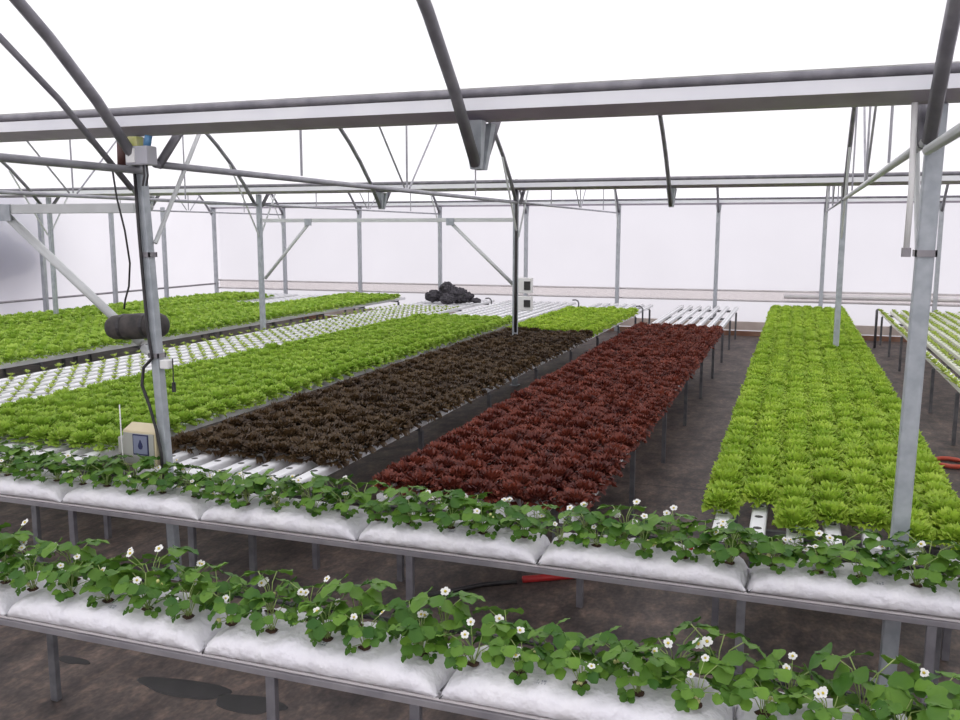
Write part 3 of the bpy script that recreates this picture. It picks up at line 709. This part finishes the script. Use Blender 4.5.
# ------------------------------------------------------------------ things on the floor
def patch(name, c, rx, ry, seed, label, m, cat):
    rng = random.Random(seed); n = 40; b = MB(); vs = []
    ph = [rng.uniform(0,6.28) for _ in range(4)]
    for z, k in ((.0005, 1.0), (.004, .97)):
        for i in range(n):
            a = 2*pi*i/n; r = 1+.12*sin(2*a+ph[0])+.09*sin(3*a+ph[1])+.05*sin(5*a+ph[2])
            vs.append((c[0]+rx*r*k*cos(a), c[1]+ry*r*k*sin(a), z))
    b.add(vs, [(i,(i+1)%n,n+(i+1)%n,n+i) for i in range(n)]+[tuple(range(n,2*n))])
    tag(b.build(name, m), label, cat, 'wet patches on the floor')
patch('wet_patch', (-2.70,3.32), .23, .085, 1, 'larger dark wet patch on the floor in front of the front table', M['wet'], 'wet patch')
patch('wet_patch', (-2.32,3.30), .18, .075, 2, 'dark wet patch right beside the larger one on the floor', M['wet'], 'wet patch')
patch('wet_patch', (-3.42,3.36), .09, .035, 4, 'small dark wet patch near the left table leg', M['wet'], 'wet patch')
b = MB(); b.tube([(-1.53,5.13,.022),(-1.05,5.42,.022)], .022, 10); tag(b.build('red_pipe', M['red'], smooth=True), 'red pipe lying on the floor behind the second strawberry table', 'pipe')
b = MB(); b.tube([(-2.05,4.66,.015),(-1.9,4.82,.015),(-1.75,4.98,.015),(-1.56,5.10,.015)], .015, 8); tag(b.build('black_hose', M['black'], smooth=True), 'black hose on the floor leading to the red pipe', 'hose')
b = MB(); b.tube([(1.48+.14*cos(a*.5), 9.25+.16*sin(a*.5), .025) for a in range(13)], .022, 8); tag(b.build('orange_hose', M['orange'], smooth=True), 'orange red hose loop on the floor under the rightmost bench', 'hose')

# stand with foot behind the second table

# outside tree seen dimly through the left film wall
t = empty('outside_tree', (-14.92, 13.15, 0)); b = MB(); rng = random.Random(9)
for _ in range(26):
    b.ball((rng.uniform(-.2,.22), rng.uniform(-1.6,.8), rng.uniform(1.3,2.7)), rng.uniform(.25,.40), 0, 9, 6)
b.build('crown', M['tree'], t, smooth=True)
q = MB(); q.tube([(0,0,0),(0,.05,1.4)], .12, 8); q.build('trunk', M['tree'], t)
tag(t, 'dark tree standing outside, blurred behind the left film wall', 'tree')

# ------------------------------------------------------------------ daylight: overcast sky
w = bpy.data.worlds.new('overcast'); scn.world = w; w.use_nodes = True
N = w.node_tree.nodes; L = w.node_tree.links; bg = N['Background']
tc = N.new('ShaderNodeTexCoord'); sx = N.new('ShaderNodeSeparateXYZ'); L.new(tc.outputs['Generated'], sx.inputs[0])
rp = N.new('ShaderNodeValToRGB'); e = rp.color_ramp.elements
e[0].position = .0; e[0].color = (.5,.48,.50,1); e[1].position = 1; e[1].color = (1,1,1,1)
a = e.new(.495); a.color = (.5,.48,.50,1); a = e.new(.505); a.color = (.62,.61,.645,1); a = e.new(.62); a.color = (.70,.69,.72,1)
mr = N.new('ShaderNodeMapRange'); mr.inputs['From Min'].default_value = -1; L.new(sx.outputs['Z'], mr.inputs['Value'])
L.new(mr.outputs[0], rp.inputs[0]); L.new(rp.outputs[0], bg.inputs['Color']); bg.inputs['Strength'].default_value = 1.75
sun = bpy.data.lights.new('veiled_sun', 'SUN'); sun.energy = 1.0; sun.angle = radians(50); sun.color = (1,.97,.93)
so = bpy.data.objects.new('veiled_sun', sun); COL.objects.link(so); so.rotation_euler = (radians(25), radians(-18), 0)

# ------------------------------------------------------------------ camera
cam = bpy.data.cameras.new('camera'); co = bpy.data.objects.new('camera', cam); COL.objects.link(co)
cam.sensor_width = 36; cam.lens = 886*36/960; cam.clip_end = 200
co.matrix_world = Matrix.Translation((0,0,2.2)) @ Matrix.Rotation(radians(19.52), 4, 'Z') @ Matrix.Rotation(radians(90-8.265), 4, 'X') @ Matrix.Rotation(radians(.096), 4, 'Z')
scn.camera = co
vs_ = scn.view_settings; vs_.view_transform = 'Standard'; vs_.look = 'None'; vs_.gamma = 1; vs_.use_curve_mapping = False; vs_.exposure = .12
